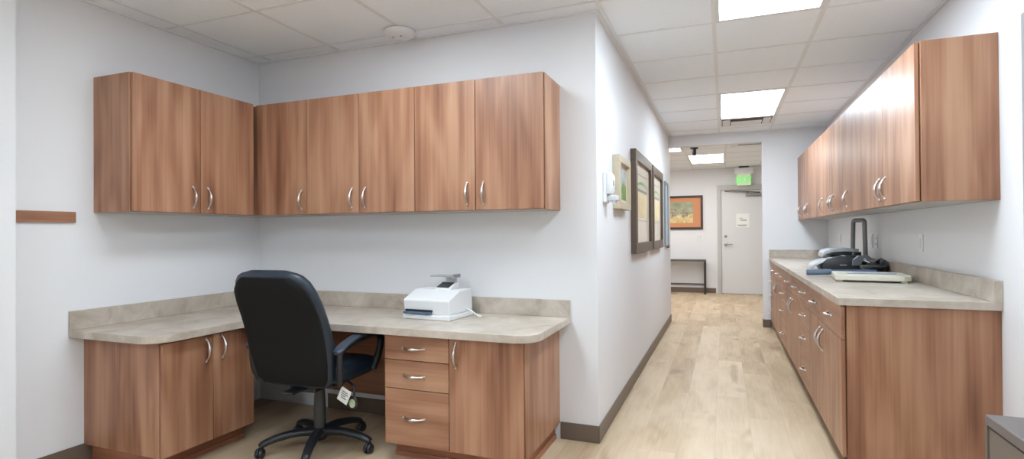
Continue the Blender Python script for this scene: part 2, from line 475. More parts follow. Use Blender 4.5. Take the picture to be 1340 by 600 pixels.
def base_right(y0, y1, label, fronts, end=False):
    t = thing('base_cabinet', label, 'base cabinet', (RX, y1, 0), -PI/2, 'walnut base cabinets along the right wall')
    W = y1-y0
    bm = bmesh.new(); bx(bm, 0, W-(.0195 if end else 0), -DK+.0225, 0, .08, ZKB-.001, bev=.0008, seg=1); obj('carcass', bm, WOOD, t)
    if end:
        bm = bmesh.new(); bx(bm, W-.019, W, -DK+.0225, 0, .0, ZKB-.001, bev=.0008, seg=1); obj('end_panel', bm, WOOD, t)
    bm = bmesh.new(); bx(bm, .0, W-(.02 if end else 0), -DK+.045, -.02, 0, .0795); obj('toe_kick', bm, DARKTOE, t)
    for kind, a, b, z0, z1, hy, hz in fronts:
        if kind == 'drawer': door(t, y1-b, y1-a, z0, z1, DK, y1-(a+b)/2, hz, 'drawer', WOODH, True)
        else: door(t, y1-b, y1-a, z0, z1, DK, y1-hy, hz)
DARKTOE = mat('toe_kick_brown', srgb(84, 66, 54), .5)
ZTOP = ZKB-.008; ZS = .68
base_right(3.203, 4.366, 'walnut base cabinet, two drawers over two doors, nearest end of the right counter',
    [('drawer', 3.222, 3.826, ZS, ZTOP, 0, .77), ('drawer', 3.826, 4.366, ZS, ZTOP, 0, .77),
     ('door', 3.222, 3.826, .08, ZS, 3.775, .575), ('door', 3.826, 4.366, .08, ZS, 3.880, .575)], True)
def stack(a, b, extra=.7):
    return [('drawer', a, b, .705, ZTOP, 0, .777), ('drawer', a, b, .525, .705, 0, .608), ('drawer', a, b, .345, .525, 0, .437), ('drawer', a, b, .08, .345, 0, .205)]
base_right(4.3665, 4.862, 'walnut stack of four drawers under the right counter, second from the near end', stack(4.3665, 4.862))
base_right(4.8625, 5.925, 'walnut base cabinet with two drawers over two doors, middle of the long right counter',
    [('drawer', 4.8625, 5.42, ZS, ZTOP, 0, .77), ('drawer', 5.42, 5.925, ZS, ZTOP, 0, .77),
     ('door', 4.8625, 5.42, .08, ZS, 5.365, .575), ('door', 5.42, 5.925, .08, ZS, 5.475, .575)])
base_right(5.9255, 6.42, 'walnut stack of four drawers under the right counter, the farther of the two wide stacks', stack(5.9255, 6.42))
base_right(6.4205, 7.43, 'walnut base cabinet with two drawers over two doors, farthest such unit of the right counter',
    [('drawer', 6.4205, 6.92, ZS, ZTOP, 0, .77), ('drawer', 6.92, 7.43, ZS, ZTOP, 0, .77),
     ('door', 6.4205, 6.92, .08, ZS, 6.865, .575), ('door', 6.92, 7.43, .08, ZS, 6.975, .575)])
base_right(7.4305, 7.755, 'narrow walnut drawer stack at the far end of the right counter, against the far partition', stack(7.4305, 7.755))

# ------------------------------------------------------------------ ceiling fixtures
def fixture(x0, x1, y0, y1, z, label, m=LIGHTM, group='recessed ceiling light panels'):
    cx, cy = (x0+x1)/2, (y0+y1)/2
    t = thing('ceiling_light', label, 'ceiling light', (cx, cy, z), 0, group)
    a, b = (x1-x0)/2, (y1-y0)/2
    bm = bmesh.new(); w = .022
    for q in ((-a, a, -b, -b+w), (-a, a, b-w, b), (-a, -a+w, -b+w, b-w), (a-w, a, -b+w, b-w)):
        bx(bm, *q, -.007, .0, bev=.0015, seg=1)
    obj('frame', bm, WHITEM, t)
    bm = bmesh.new(); bx(bm, -a+w, a-w, -b+w, b-w, -.004, -.001); obj('diffuser', bm, m, t)
X0, X1 = -.035, .551
fixture(X0, X1, 2.432, 3.625, ZC, 'bright corridor ceiling light panel cut off by the top of the photo')
fixture(X0, X1, 5.55, 6.79, ZC, 'bright recessed light panel in the corridor ceiling, next to the slotted vent')
fixture(X0, X1, -.67, .54, ZC, 'added fill light panel in the corridor ceiling, unseen behind the viewpoint')  # unseen panel added as fill light from behind the camera
fixture(-1.888, -1.292, 1.19, 2.41, ZC, 'recessed light panel above the desk corner, unseen above the frame', LIGHTL)  # unseen panel added where back-wall shadows point to a lamp
fixture(-1.888, -1.292, -1.89, -.69, ZC, 'added light panel in the left part of the room, unseen behind the viewpoint')  # another added panel out of view, gives frontal light
fixture(-.563, .023, 9.545, 10.735, ZCF, 'bright recessed light panel in the far hall ceiling, centred beyond the opening', LIGHTW)
fixture(-1.17, -.597, 8.33, 9.0, ZCF, 'recessed light panel at the left of the far hall ceiling, beside the corridor wall end', LIGHTW)
fixture(-2.4, -1.8, 9.545, 10.735, ZCF, 'recessed light panel far left in the far hall, hidden behind the corridor wall', LIGHTW)

# vent beside the second panel
t = thing('ceiling_vent', 'slotted air vent in the corridor ceiling just beyond the second light panel', 'air vent', (.258, 7.04, ZC))
bm = bmesh.new()
for q in ((-.29, .29, -.235, -.215), (-.29, .29, .215, .235), (-.29, -.27, -.215, .215), (.27, .29, -.215, .215)): bx(bm, *q, -.008, 0, bev=.001, seg=1)
obj('frame', bm, WHITEM, t)
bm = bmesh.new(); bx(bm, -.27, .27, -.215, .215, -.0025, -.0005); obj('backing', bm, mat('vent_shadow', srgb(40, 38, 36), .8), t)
for k in range(4):
    y = -.20+k*.04
    bm = bmesh.new(); prism(bm, [(y, -.003), (y+.003, -.003), (y+.016, -.007), (y+.013, -.007)], -.17, .17, 'x'); obj('slat', bm, DARKM, t)
bm = bmesh.new(); bx(bm, -.17, .17, -.04, .213, -.007, -.003, bev=.002); obj('panel', bm, WHITEM, t)
for s in (-1, 1):
    bm = bmesh.new(); bx(bm, s*.22-.042, s*.22+.042, -.16, .20, -.010, -.003, bev=.003); obj('end_block', bm, WHITEM, t)

t = thing('ceiling_vent', 'dark linear slot vent in the far hall ceiling, right above the opening', 'air vent', (.33, 8.62, ZCF))
bm = bmesh.new()
for q in ((-.22, .24, -.17, -.15), (-.22, .24, .15, .17), (-.22, -.2, -.15, .15), (.22, .24, -.15, .15)): bx(bm, *q, -.007, 0)
obj('frame', bm, WHITEM, t)
bm = bmesh.new(); bx(bm, -.13, .22, -.14, .1, -.0045, -.001); obj('slot', bm, DARKM, t)

# smoke detector
t = thing('smoke_detector', 'round white detector on the ceiling above the desk wall cabinets', 'detector', (-1.935, 3.012, ZC-.004))
bm = bmesh.new(); lathe(bm, [(.098, 0), (.102, -.006), (.098, -.016), (.088, -.028), (.07, -.037), (.045, -.041), (.012, -.042)], 40); obj('housing', bm, WHITEP, t, smooth=True)
bm = bmesh.new(); lathe(bm, [(.075, .003), (.075, -.001)], 32); bm.free()
bm = bmesh.new()
for s in (-1, 1):
    r = bmesh.ops.create_uvsphere(bm, u_segments=10, v_segments=6, radius=.007)
    for v in r['verts']: v.co = v.co*1. + Vector((s*.03, -.028, -.0405))
obj('sensor_opening', bm, mat('sensor_grey', srgb(150, 150, 152), .5), t)

# ------------------------------------------------------------------ far hall
t = struct('door_1', None or box(-.045, .815, YE-.05, YE-.008, .006, 2.055, bev=.002), DOORP)
D1 = t
bm = bmesh.new()
bx(bm, -.125, -.05, YE-.06, YE-.001, 0, 2.16, bev=.004); bx(bm, .82, .895, YE-.06, YE-.001, 0, 2.16, bev=.004); bx(bm, -.05, .82, YE-.06, YE-.001, 2.06, 2.16, bev=.004)
struct('trim_door_frame', bm, FRAMEG)
hb = bmesh.new(); lathe(hb, [(.033, 0), (.033, .008), (.02, .014), (.011, .016), (.011, .05)], 20)
for v in hb.verts: v.co = Vector((v.co.x, -v.co.z, v.co.y))
tube(hb, [(0, -.05, 0), (.03, -.054, 0), (.075, -.054, 0), (.125, -.05, -.002)], [.011, .010, .0095, .008], 10)
obj('lever_handle', hb, STEEL, D1, (.03, YE-.05, .985), smooth=True)
hb = bmesh.new(); lathe(hb, [(.028, 0), (.028, .006), (.022, .022), (.016, .024)], 20)
for v in hb.verts: v.co = Vector((v.co.x, -v.co.z, v.co.y))
bx(hb, -.004, .004, -.034, -.024, -.012, .012, bev=.001)
obj('deadbolt', hb, STEEL, D1, (.03, YE-.05, 1.145), smooth=True)
hb = bmesh.new(); bx(hb, .40, .70, YE-.11, YE-.05, 1.93, 1.985, bev=.008)
tube(hb, [(.45, YE-.085, 1.995), (.45, YE-.085, 2.02), (.12, YE-.13, 2.035), (.02, YE-.055, 2.04)], .012, 8)
tube(hb, [(.66, YE-.085, 1.995), (.42, YE-.14, 2.025), (.12, YE-.13, 2.04)], .012, 8)
obj('door_closer', hb, STEEL, D1)
t = thing('paper_notice', 'white paper notice taped on the far grey door', 'sign', (.345, YE-.051, 1.45))
bm = bmesh.new(); bx(bm, -.12, .12, -.0015, 0, -.13, .14); obj('sheet', bm, PAPER, t)
bm = bmesh.new()
for (x0, x1, z) in ((-.06, .0, .045), (-.055, .07, .015), (-.03, .07, -.005), (-.1, .08, -.09), (-.08, .06, -.105)): bx(bm, x0, x1, -.0022, -.0015, z, z+.009)
obj('text_lines', bm, INK, t)

# exit sign, hung from a ceiling mount
t = thing('exit_sign', 'green edge-lit exit sign above the far grey door', 'exit sign', (.372, 11.6, ZCF))
bm = bmesh.new(); bx(bm, -.09, .09, -.045, .045, -.028, -.0005, bev=.004); obj('mount', bm, BLACKP, t)
bm = bmesh.new(); bx(bm, -.165, .165, -.03, .03, -.15, -.028, bev=.006); obj('housing', bm, WHITEP, t)
glass = mat('exit_panel', srgb(214, 232, 206), .2, emit=srgb(170, 225, 150), estr=.12)
bm = bmesh.new(); bx(bm, -.125, .125, -.004, .004, -.375, -.15, bev=.001, seg=1); obj('panel', bm, glass, t)
cu = bpy.data.curves.new('lettering', 'FONT'); cu.body = 'EXIT'; cu.size = .15; cu.extrude = .002; cu.align_x = 'CENTER'
lo = bpy.data.objects.new('lettering', cu); C.objects.link(lo)
bpy.context.view_layer.update()
me = bpy.data.meshes.new_from_object(lo.evaluated_get(bpy.context.evaluated_depsgraph_get()))
bpy.data.objects.remove(lo); me.materials.clear(); me.materials.append(mat('exit_green', srgb(60, 170, 50), .4, emit=srgb(70, 190, 60), estr=.9))
obj('lettering', None, None, t, (0, -.0065, -.315), (PI/2, 0, 0), mesh=me)

# camera on the far ceiling
t = thing('security_camera', 'black ceiling-mounted camera hanging in the far hall beyond the opening', 'camera', (-.41, 8.72, ZCF))
bm = bmesh.new(); lathe(bm, [(.06, -.0005), (.06, -.016), (.05, -.02)], 24); obj('base_plate', bm, BLACKP, t, smooth=True)
bm = bmesh.new(); lathe(bm, [(.03, -.02), (.03, -.10), (.024, -.115), (.01, -.12)], 20); obj('body', bm, BLACKP, t, smooth=True)
bm = bmesh.new(); tube(bm, [(0, -.004, -.119), (0, -.004, -.17)], .009, 8); obj('stem', bm, SILVER, t)

# picture at the far wall
def frame_bm(w, h, fw, d, inner=.0):
    bm = bmesh.new()
    for q in ((0, w, 0, fw), (0, w, h-fw, h)): bx(bm, q[0], q[1], -d, 0, q[2], q[3], bev=.004)
    for q in ((0, fw), (w-fw, w)): bx(bm, q[0], q[1], -d, 0, fw, h-fw, bev=.004)
    return bm
def blob_mat(name, stops, scale, detail=5):
    m = bpy.data.materials.new(name); m.use_nodes = True
    nt = m.node_tree; b = nt.nodes['Principled BSDF']
    tc = nt.nodes.new('ShaderNodeTexCoord'); n = nt.nodes.new('ShaderNodeTexNoise')
    n.inputs['Scale'].default_value = scale; n.inputs['Detail'].default_value = detail
    nt.links.new(tc.outputs['Object'], n.inputs['Vector'])
    r = ramp(nt, stops); nt.links.new(n.outputs['Fac'], r.inputs[0]); nt.links.new(r.outputs[0], b.inputs['Base Color'])
    b.inputs['Roughness'].default_value = .45
    return m
FRAMEB = mat('frame_dark_brown', srgb(66, 44, 36), .4)
t = thing('framed_picture', 'framed picture with an orange mat on the far wall, left of the door', 'picture', (-1.27, YE-.001, 1.287))
w, h = .875, .69
obj('frame', frame_bm(w, h, .045, .03), FRAMEB, t)
obj('mat_board', box(.045, w-.045, -.012, -.001, .045, h-.045), mat('mat_orange', srgb(206, 142, 100), .7), t)
sky = blob_mat('print_sage', [(.3, srgb(132, 140, 112)), (.5, srgb(158, 160, 132)), (.7, srgb(176, 176, 148))], 9)
grd = blob_mat('print_straw', [(.3, srgb(196, 164, 108)), (.55, srgb(216, 192, 140)), (.75, srgb(228, 212, 170))], 14)
fig = blob_mat('print_figure', [(.35, srgb(96, 92, 82)), (.5, srgb(190, 178, 150)), (.65, srgb(118, 96, 74))], 40)
bm = bmesh.new(); bx(bm, .14, w-.19, -.0135, -.012, .135, h-.13); obj('print', bm, sky, t)
bm = bmesh.new()
prism(bm, [(.14, .135), (w-.19, .135), (w-.19, .32), (.6, .30), (.48, .325), (.36, .285), (.25, .32), (.14, .30)], -.0145, -.0135, 'y')
obj('print_ground', bm, grd, t)
bm = bmesh.new()
for cx in (.30, .52):
    prism(bm, [(cx-.05, .24), (cx-.02, .23), (cx+.01, .27), (cx+.05, .25), (cx+.075, .34), (cx+.05, .45), (cx+.02, .41), (cx-.03, .46), (cx-.06, .37)], -.0155, -.0145, 'y')
obj('print_figures', bm, fig, t)
# switch plate on the far wall
def plate(name, label, cat, loc, rz, kind, group, w=.075, h=.118):
    t = thing(name, label, cat, loc, rz, group)
    bm = bmesh.new(); bx(bm, -w/2, w/2, -.007, -.0005, -h/2, h/2, bev=.003); obj('plate', bm, WHITEP, t)
    if kind == 'outlet':
        bm = bmesh.new()
        for s in (-1, 1): bx(bm, -.017, .017, -.0095, -.007, s*.024-.014, s*.024+.014, bev=.003)
        obj('receptacle', bm, mat('outlet_face', srgb(222, 222, 220), .4), t)
        bm = bmesh.new()
        for s in (-1, 1):
            for q in (-.006, .006): bx(bm, q-.0012, q+.0012, -.0099, -.0094, s*.024-.004, s*.024+.006)
        obj('slots', bm, BLACKP, t)
    else:
        n = max(1, round(w/.075))
        for k in range(n):
            cx = (k-(n-1)/2)*.046
            bm = bmesh.new(); bx(bm, cx-.016, cx+.016, -.0105, -.007, -.033, .033, bev=.002); obj('rocker', bm, mat('outlet_face', srgb(222, 222, 220), .4), t)
    return t
plate('switch_plate', 'white light switch plate on the far wall, left of the grey door', 'light switch', (-.465, YE, 1.136), 0, 'switch', None, .13, .125)
plate('wall_switch', 'white single plate on the right wall farthest along the counter, behind the binding machine', 'wall plate', (XR, 6.96, 1.150), -PI/2, 'switch', 'wall plates over the right counter')
plate('wall_switch', 'farther of the two side-by-side white plates right of the upright handle', 'wall plate', (XR, 5.585, 1.148), -PI/2, 'switch', 'wall plates over the right counter')
plate('wall_outlet', 'nearer of the two side-by-side white plates, a double outlet, right of the upright handle', 'outlet', (XR, 5.42, 1.148), -PI/2, 'outlet', 'wall plates over the right counter')
plate('wall_outlet', 'white wall plate on the right wall nearest to us, above the cream cutter board', 'outlet', (XR, 4.30, 1.155), -PI/2, 'switch', 'wall plates over the right counter')

# console table
t = thing('console_table', 'narrow dark metal console table against the far wall under the framed picture', 'console table', (-1.0, 11.56, 0))
bm = bmesh.new(); bx(bm, -.66, .66, -.135, .15, .648, .682, bev=.003); obj('table_top', bm, mat('console_grey', srgb(84, 80, 76), .4), t)
for sx in (-.64, .64):
    for sy in (-.12, .135):
        bm = bmesh.new(); bx(bm, sx-.018, sx+.018, sy-.013, sy+.013, 0, .648, bev=.002); obj('leg', bm, DARKM, t)
bm = bmesh.new(); bx(bm, -.622, .622, -.127, -.113, .175, .192); bx(bm, -.622, .622, .127, .142, .175, .192); obj('lower_rail', bm, DARKM, t)

# ------------------------------------------------------------------ on the corridor wall (face +x, rotated +90)
def wall_frame(name, label, y0, y1, z0, z1, fw, d, fm, mm, group=None, inner=None):
    t = thing(name, label, 'picture', (XC+.001, y0, z0), PI/2, group)
    w, h = y1-y0, z1-z0
    obj('frame', frame_bm(w, h, fw, d), fm, t)
    obj('mat_board', box(fw, w-fw, -d*.45, -.001, fw, h-fw), mm, t)
    return t, w, h, d
FRW = mat('frame_walnut', srgb(92, 76, 62), .4); MATC = mat('mat_cream', srgb(240, 226, 208), .35, coat=.5)
YEL = blob_mat('print_ochre', [(.3, srgb(230, 206, 160)), (.6, srgb(238, 220, 180)), (.8, srgb(244, 230, 202))], 5)
GRN = blob_mat('print_green', [(.3, srgb(120, 168, 110)), (.7, srgb(160, 196, 140))], 8)
GRY = mat('print_grey', srgb(150, 150, 146), .5)
def poster(label, y0, y1, group):
    t, w, h, d = wall_frame('framed_print', label, y0, y1, 1.065, 1.912, .085, .045, FRW, MATC, group)
    q = -d*.45
    bm = bmesh.new(); bx(bm, .22, w-.22, q-.001, q, .30, .515); obj('print_panel', bm, YEL, t)
    bm = bmesh.new(); prism(bm, [(w-.2, .555), (w-.19, .555)] + [(w/2+(w/2-.19)*math.cos(a*PI/8), .555+.06*math.sin(a*PI/8)) for a in range(1, 8)] + [(.19, .555), (.2, .555)] + [(w/2-(w/2-.22)*math.cos(a*PI/8), .555+.035*math.sin(a*PI/8)) for a in range(1, 8)], q-.001, q, 'y')
    obj('print_arch', bm, GRN, t)
    bm = bmesh.new(); bx(bm, .22, w-.22, q-.001, q, .525, .545); bx(bm, .2, w-.2, q-.001, q, .272, .277); bx(bm, .25, w-.25, q-.001, q, .665, .672); obj('print_rules', bm, GRY, t)
poster('large dark-framed print on the corridor wall, the nearer of the tall pair', 4.44, 5.50, 'tall dark-framed prints on the corridor wall')
poster('large dark-framed print on the corridor wall, the farther of the tall pair', 5.59, 6.53, 'tall dark-framed prints on the corridor wall')
t, w, h, d = wall_frame('framed_photo', 'small pale-wood framed landscape photo on the corridor wall beside the white dispenser', 3.68, 4.14, 1.40, 1.765, .05, .05, mat('frame_pale_wood', srgb(196, 182, 158), .45), MATC)
q = -d*.45
bm = bmesh.new(); bx(bm, .075, w-.075, q-.001, q, .07, h-.07); obj('photo_sky', bm, blob_mat('photo_sky', [(.3, srgb(150, 164, 176)), (.7, srgb(204, 210, 212))], 8), t)
bm = bmesh.new(); prism(bm, [(.075, .07), (w-.075, .07), (w-.075, .17), (w*.6, .2), (w*.4, .16), (.075, .21)], q-.002, q-.001, 'y'); obj('photo_field', bm, blob_mat('photo_field', [(.3, srgb(84, 128, 62)), (.6, srgb(132, 168, 92))], 20), t)
t = thing('wall_panel', 'narrow pale blue-grey edged panel at the far end of the corridor wall', 'wall panel', (XC+.001, 7.05, 1.055), PI/2)
obj('frame', frame_bm(.37, .82, .03, .022), mat('frame_blue_grey', srgb(130, 140, 150), .35), t)
obj('face', box(.03, .34, -.012, -.001, .03, .79), mat('panel_pale', srgb(214, 222, 230), .25), t)
obj('bottom_clip', box(.30, .385, -.03, -.0005, -.022, .022, bev=.003), mat('clip_grey', srgb(104, 106, 110), .4), t)
# dispenser
t = thing('soap_dispenser', 'white wall-mounted hand sanitizer dispenser on the corridor wall, left of the small framed photo', 'dispenser', (XC, 3.415, 1.425), PI/2)
bm = bmesh.new(); bx(bm, -.062, .062, -.022, -.0005, .0, .19, bev=.006); obj('back_plate', bm, WHITEP, t)
bm = bmesh.new(); prism(bm, [(-.022, .05), (-.045, .055), (-.056, .075), (-.056, .165), (-.045, .185), (-.022, .187)], -.056, .056, 'x', bev=.006); obj('cover', bm, WHITEP, t, smooth=True)
bm = bmesh.new(); bx(bm, -.012, .012, -.0585, -.054, .105, .14, bev=.002); obj('window', bm, mat('window_grey', srgb(150, 150, 152), .2), t)
bm = bmesh.new(); bx(bm, -.032, .032, -.085, -.0215, .008, .045, bev=.008); obj('push_lever', bm, mat('lever_grey', srgb(205, 206, 208), .35), t)
bm = bmesh.new(); lathe(bm, [(.010, -.012), (.012, .0085)], 12, 0, -.06); obj('nozzle', bm, WHITEP, t)

# ------------------------------------------------------------------ right-hand corner: door casing and grey cabinet
bm = bmesh.new()
bx(bm, XR-.018, XR-.0005, 2.88, 2.952, 0, 2.155, bev=.004); bx(bm, XR-.018, XR-.0005, 1.97, 2.045, 0, 2.155, bev=.004); bx(bm, XR-.018, XR-.0005, 2.045, 2.88, 2.08, 2.155, bev=.004)
struct('trim_side_door_frame', bm, mat('casing_grey', srgb(150, 150, 152), .45))
struct('door_2', box(XR-.010, XR-.0005, 2.047, 2.878, .006, 2.078), DOORP)
t = thing('filing_cabinet', 'grey-brown metal filing cabinet at the lower right corner of the photo', 'filing cabinet', (XR-.02, 1.993, 0), -PI/2)
FW, FD, FH = .46, .478, .70
bm = bmesh.new(); bx(bm, 0, FW, -FD+.02, 0, 0, FH-.03, bev=.003); obj('body', bm, GREYM, t)
bm = bmesh.new(); bx(bm, 0, FW, -FD, 0, FH-.0295, FH, bev=.003, mi=0); obj('top', bm, GREYTOP, t)
bm = bmesh.new(); bx(bm, .0, .016, -FD, -FD+.0195, 0, FH-.0295); bx(bm, FW-.016, FW, -FD, -FD+.0195, 0, FH-.0295); obj('face_frame', bm, GREYM, t)
for z0, z1 in ((.03, .345), (.35, .665)):
    bm = bmesh.new(); bx(bm, .018, FW-.018, -FD+.003, -FD+.0195, z0, z1, bev=.002); dd = obj('drawer', bm, mat('drawer_grey', srgb(122, 110, 102), .45, .2), t)
    bm = bmesh.new(); tube(bm, [(.17, -FD+.003, z1-.09), (.17, -FD-.022, z1-.09), (.29, -FD-.022, z1-.09), (.29, -FD+.003, z1-.09)], .005, 8); obj('pull', bm, STEEL, dd)

# ------------------------------------------------------------------ office chair (local: faces +y, origin on the floor under the column)
CHX, CHY, CHR = -2.195, 2.555, math.radians(3)
t = thing('office_chair', 'black executive office chair with arms, seen from behind at the corner desk', 'office chair', (CHX, CHY, 0), CHR)
def grid_surface(rows, close=True):
    bm = bmesh.new(); R = [[bm.verts.new(p) for p in r] for r in rows]; n = len(R[0])
    for a, b in zip(R, R[1:]):
        for k in range(n): bm.faces.new((a[k], a[(k+1) % n], b[(k+1) % n], b[k]))
    bm.faces.new(R[0][::-1]); bm.faces.new(R[-1])
    return bm
def superell(hw, hd, e=2.6, n=40):
    out = []
    for k in range(n):
        a = 2*PI*k/n; c, s = math.cos(a), math.sin(a)
        out.append((hw*math.copysign(abs(c)**(2/e), c), hd*math.copysign(abs(s)**(2/e), s)))
    return out
def lerp_tab(tab, z):
    for (a, b) in zip(tab, tab[1:]):
        if a[0] <= z <= b[0]:
            f = (z-a[0])/(b[0]-a[0]); f = f*f*(3-2*f) if False else f
            return [p+(q-p)*f for p, q in zip(a[1:], b[1:])]
    return list(tab[-1][1:] if z > tab[-1][0] else tab[0][1:])
# height, half width, half depth, centre y
BACK = [(.415, .19, .026, -.186), (.44, .222, .042, -.19), (.47, .24, .054, -.194), (.55, .255, .067, -.205), (.63, .264, .068, -.225), (.72, .266, .056, -.255), (.80, .266, .052, -.285), (.88, .260, .056, -.32), (.95, .246, .058, -.352), (1.0, .224, .058, -.374), (1.03, .196, .05, -.388), (1.05, .155, .036, -.397), (1.059, .105, .018, -.401)]
def back_rows(scale_w, yoff, dscale, z0, z1, n=44):
    rows = []
    for i in range(n+1):
        z = z0+(z1-z0)*i/n
        hw, hd, cy = lerp_tab(BACK, z)
        rows.append([(x*scale_w, cy+yoff+y*dscale, z) for x, y in superell(hw, hd, 2.8)])
    return rows
bk = obj('backrest', grid_surface(back_rows(1, 0, 1, .416, 1.0588)), LEATHER, t, smooth=True)
# rear panel: a curved shell over the back of the cushion
bm = bmesh.new()
PT = []
for i in range(31):
    z = .430+(1.022-.430)*i/30
    hw, hd, cy = lerp_tab(BACK, z)
    g = 1-max(0, (z-.93)/.1)**2*.22
    row = []
    for k in range(21):
        u = -1+2*k/20
        row.append((u*hw*.93*g, cy-hd*(1.0 if abs(u) < .75 else 1-.35*((abs(u)-.75)/.25)**2)-.008, z))
    PT.append(row)
R0 = [[bm.verts.new(p) for p in r] for r in PT]
R1 = [[bm.verts.new((p[0], p[1]+.014, p[2])) for p in r] for r in PT]
for i in range(30):
    for k in range(20):
        bm.faces.new((R0[i][k], R0[i][k+1], R0[i+1][k+1], R0[i+1][k])); bm.faces.new((R1[i][k], R1[i+1][k], R1[i+1][k+1], R1[i][k+1]))
ed0 = [R0[0][k] for k in range(21)]+[R0[i][20] for i in range(1, 31)]+[R0[30][k] for k in range(19, -1, -1)]+[R0[i][0] for i in range(29, 0, -1)]
ed1 = [R1[0][k] for k in range(21)]+[R1[i][20] for i in range(1, 31)]+[R1[30][k] for k in range(19, -1, -1)]+[R1[i][0] for i in range(29, 0, -1)]
for k in range(len(ed0)): bm.faces.new((ed0[k], ed0[(k+1) % len(ed0)], ed1[(k+1) % len(ed0)], ed1[k]))
pn = obj('rear_panel', bm, BLACKF, bk, smooth=True); pn['label'] = 'matte black rear panel'
# seat
rows = []
for z, s in ((.425, .86), (.432, .95), (.45, 1.0), (.475, 1.0), (.495, .985), (.512, .94), (.522, .85), (.527, .6)):
    rows.append([(x*s, .035+y*s, z-(.02*max(0, (y-.14)/.12) if z > .47 else 0)) for x, y in superell(.262, .262, 4, 48)])
obj('seat', grid_surface(rows), LEATHER, t, smooth=True)
bm = bmesh.new(); bx(bm, -.20, .20, -.16, .22, .405, .4255, bev=.01); obj('seat_shell', bm, BLACKP, t)
bm = bmesh.new(); bx(bm, -.085, .085, -.15, .13, .365, .4045, bev=.012); bx(bm, -.035, .035, -.27, -.15, .385, .4, bev=.004)
obj('tilt_mechanism', bm, BLACKP, t)
# arms
for s in (-1, 1):
    X = s*.280
    path = smooth_path([(s*.262, -.175, .435), (X, -.195, .49), (X+s*.004, -.205, .57), (X+s*.004, -.192, .615), (X+s*.006, -.10, .648), (X+s*.004, .06, .662), (X+s*.002, .165, .652), (X, .205, .61), (X-s*.004, .185, .53), (s*.262, .15, .445)], 6)
    n = len(path); rad = []
    for i in range(n):
        f = i/(n-1); rad.append(.0165+.004*math.exp(-((f-.5)/.2)**2))
    bm = bmesh.new(); tube(bm, path, rad, 12, flat=1.25)
    a = obj('armrest', bm, BLACKP, t, smooth=True)
    pad = smooth_path([(X+s*.006, -.238, .617), (X+s*.006, -.17, .647), (X+s*.006, -.08, .669), (X+s*.005, .04, .680), (X+s*.003, .13, .674), (X+s*.002, .195, .655)], 6)
    bm = bmesh.new(); m_ = len(pad)
    rows = []
    for i, p in enumerate(pad):
        f = i/(m_-1); wdt = .030*min(1, .55+2.2*math.sin(PI*f)); th = .011
        tg = (pad[min(i+1, m_-1)]-pad[max(i-1, 0)]).normalized(); nn = Vector((1, 0, 0)).cross(tg).normalized()
        rows.append([tuple(p+Vector((1, 0, 0))*x+nn*y) for x, y in superell(wdt, th, 3, 16)])
    bm.free(); obj('arm_pad', grid_surface(rows), mat('arm_pad_black', srgb(56, 64, 78), .42), a, smooth=True)
# column
bm = bmesh.new(); lathe(bm, [(.031, .115), (.033, .15), (.033, .25), (.031, .30), (.026, .366)], 20); obj('gas_column', bm, mat('column_black', srgb(58, 58, 58), .5), t, smooth=True)
# five-star base: legs and casters
bm = bmesh.new(); lathe(bm, [(.036, .06), (.048, .075), (.05, .105), (.042, .122), (.030, .128)], 24); obj('base_hub', bm, BLACKP, t, smooth=True)
for k in range(5):
    a = math.radians(225+72*k)-CHR
    dx_, dy_ = math.cos(a), math.sin(a)
    path = smooth_path([(dx_*.035, dy_*.035, .104), (dx_*.12, dy_*.12, .110), (dx_*.22, dy_*.22, .098), (dx_*.295, dy_*.295, .076), (dx_*.312, dy_*.312, .062)], 6)
    n = len(path)
    bm = bmesh.new(); tube(bm, path, [.030-.008*i/(n-1) for i in range(n)], 12, flat=.8); lg = obj('base_leg', bm, BLACKP, t, smooth=True)
    bm = bmesh.new()
    px, py = dx_*.312, dy_*.312; q = a+1.1+k*1.7; ux, uy = math.cos(q), math.sin(q)
    for s in (-1, 1):
        c0 = Vector((px+ux*.010, py+uy*.010, .0275)); ax = Vector((-uy, ux, 0))
        pts = [c0+ax*s*h for h in (.004, .006, .016, .020, .022)]
        tube(bm, pts, [.024, .0272, .0272, .024, .014], 20)
    tube(bm, [(px, py, .062), (px, py, .03)], .008, 8)
    prism_pts = [(px+ux*.010+ux*.030*math.cos(j*PI/8)-0, py+uy*.010+uy*.030*math.cos(j*PI/8), .0275+.030*math.sin(j*PI/8)) for j in range(9)]
    tube(bm, prism_pts, .006, 8)
    cs = obj('caster', bm, BLACKP, t, smooth=True)
# hang tags and control lever below the seat, right side
bm = bmesh.new(); tube(bm, [(.20, -.02, .415), (.270, -.065, .405), (.288, -.08, .37), (.288, -.08, .335)], .006, 8)
lv = obj('control_lever', bm, BLACKP, t, smooth=True)
R = Matrix.Rotation(math.radians(28), 4, 'Y') @ Matrix.Rotation(math.radians(6), 4, 'X')
bm = bmesh.new(); bx(bm, -.034, .034, -.0012, .0012, -.042, .042, bev=.0)
for v in bm.verts: v.co = R @ v.co + Vector((.258, -.13, .365))
tg = obj('hang_tag', bm, PAPER, t); tg['label'] = 'white paper hang tag'
bm = bmesh.new()
for (x0, x1, z) in ((-.022, .016, .018), (-.022, .022, .006), (-.02, .01, -.006), (-.016, .02, -.018)): bx(bm, x0, x1, -.002, -.0012, z, z+.006)
for v in bm.verts: v.co = R @ v.co + Vector((.258, -.13, .365))
obj('tag_print', bm, INK, tg)
bm = bmesh.new(); lathe(bm, [(.026, -.004), (.03, 0), (.026, .004)], 20)
for v in bm.verts: v.co = Vector((v.co.x, v.co.z, v.co.y*1.25)) + Vector((.288, -.095, .318))
pd = obj('lever_paddle', bm, BLACKP, t)
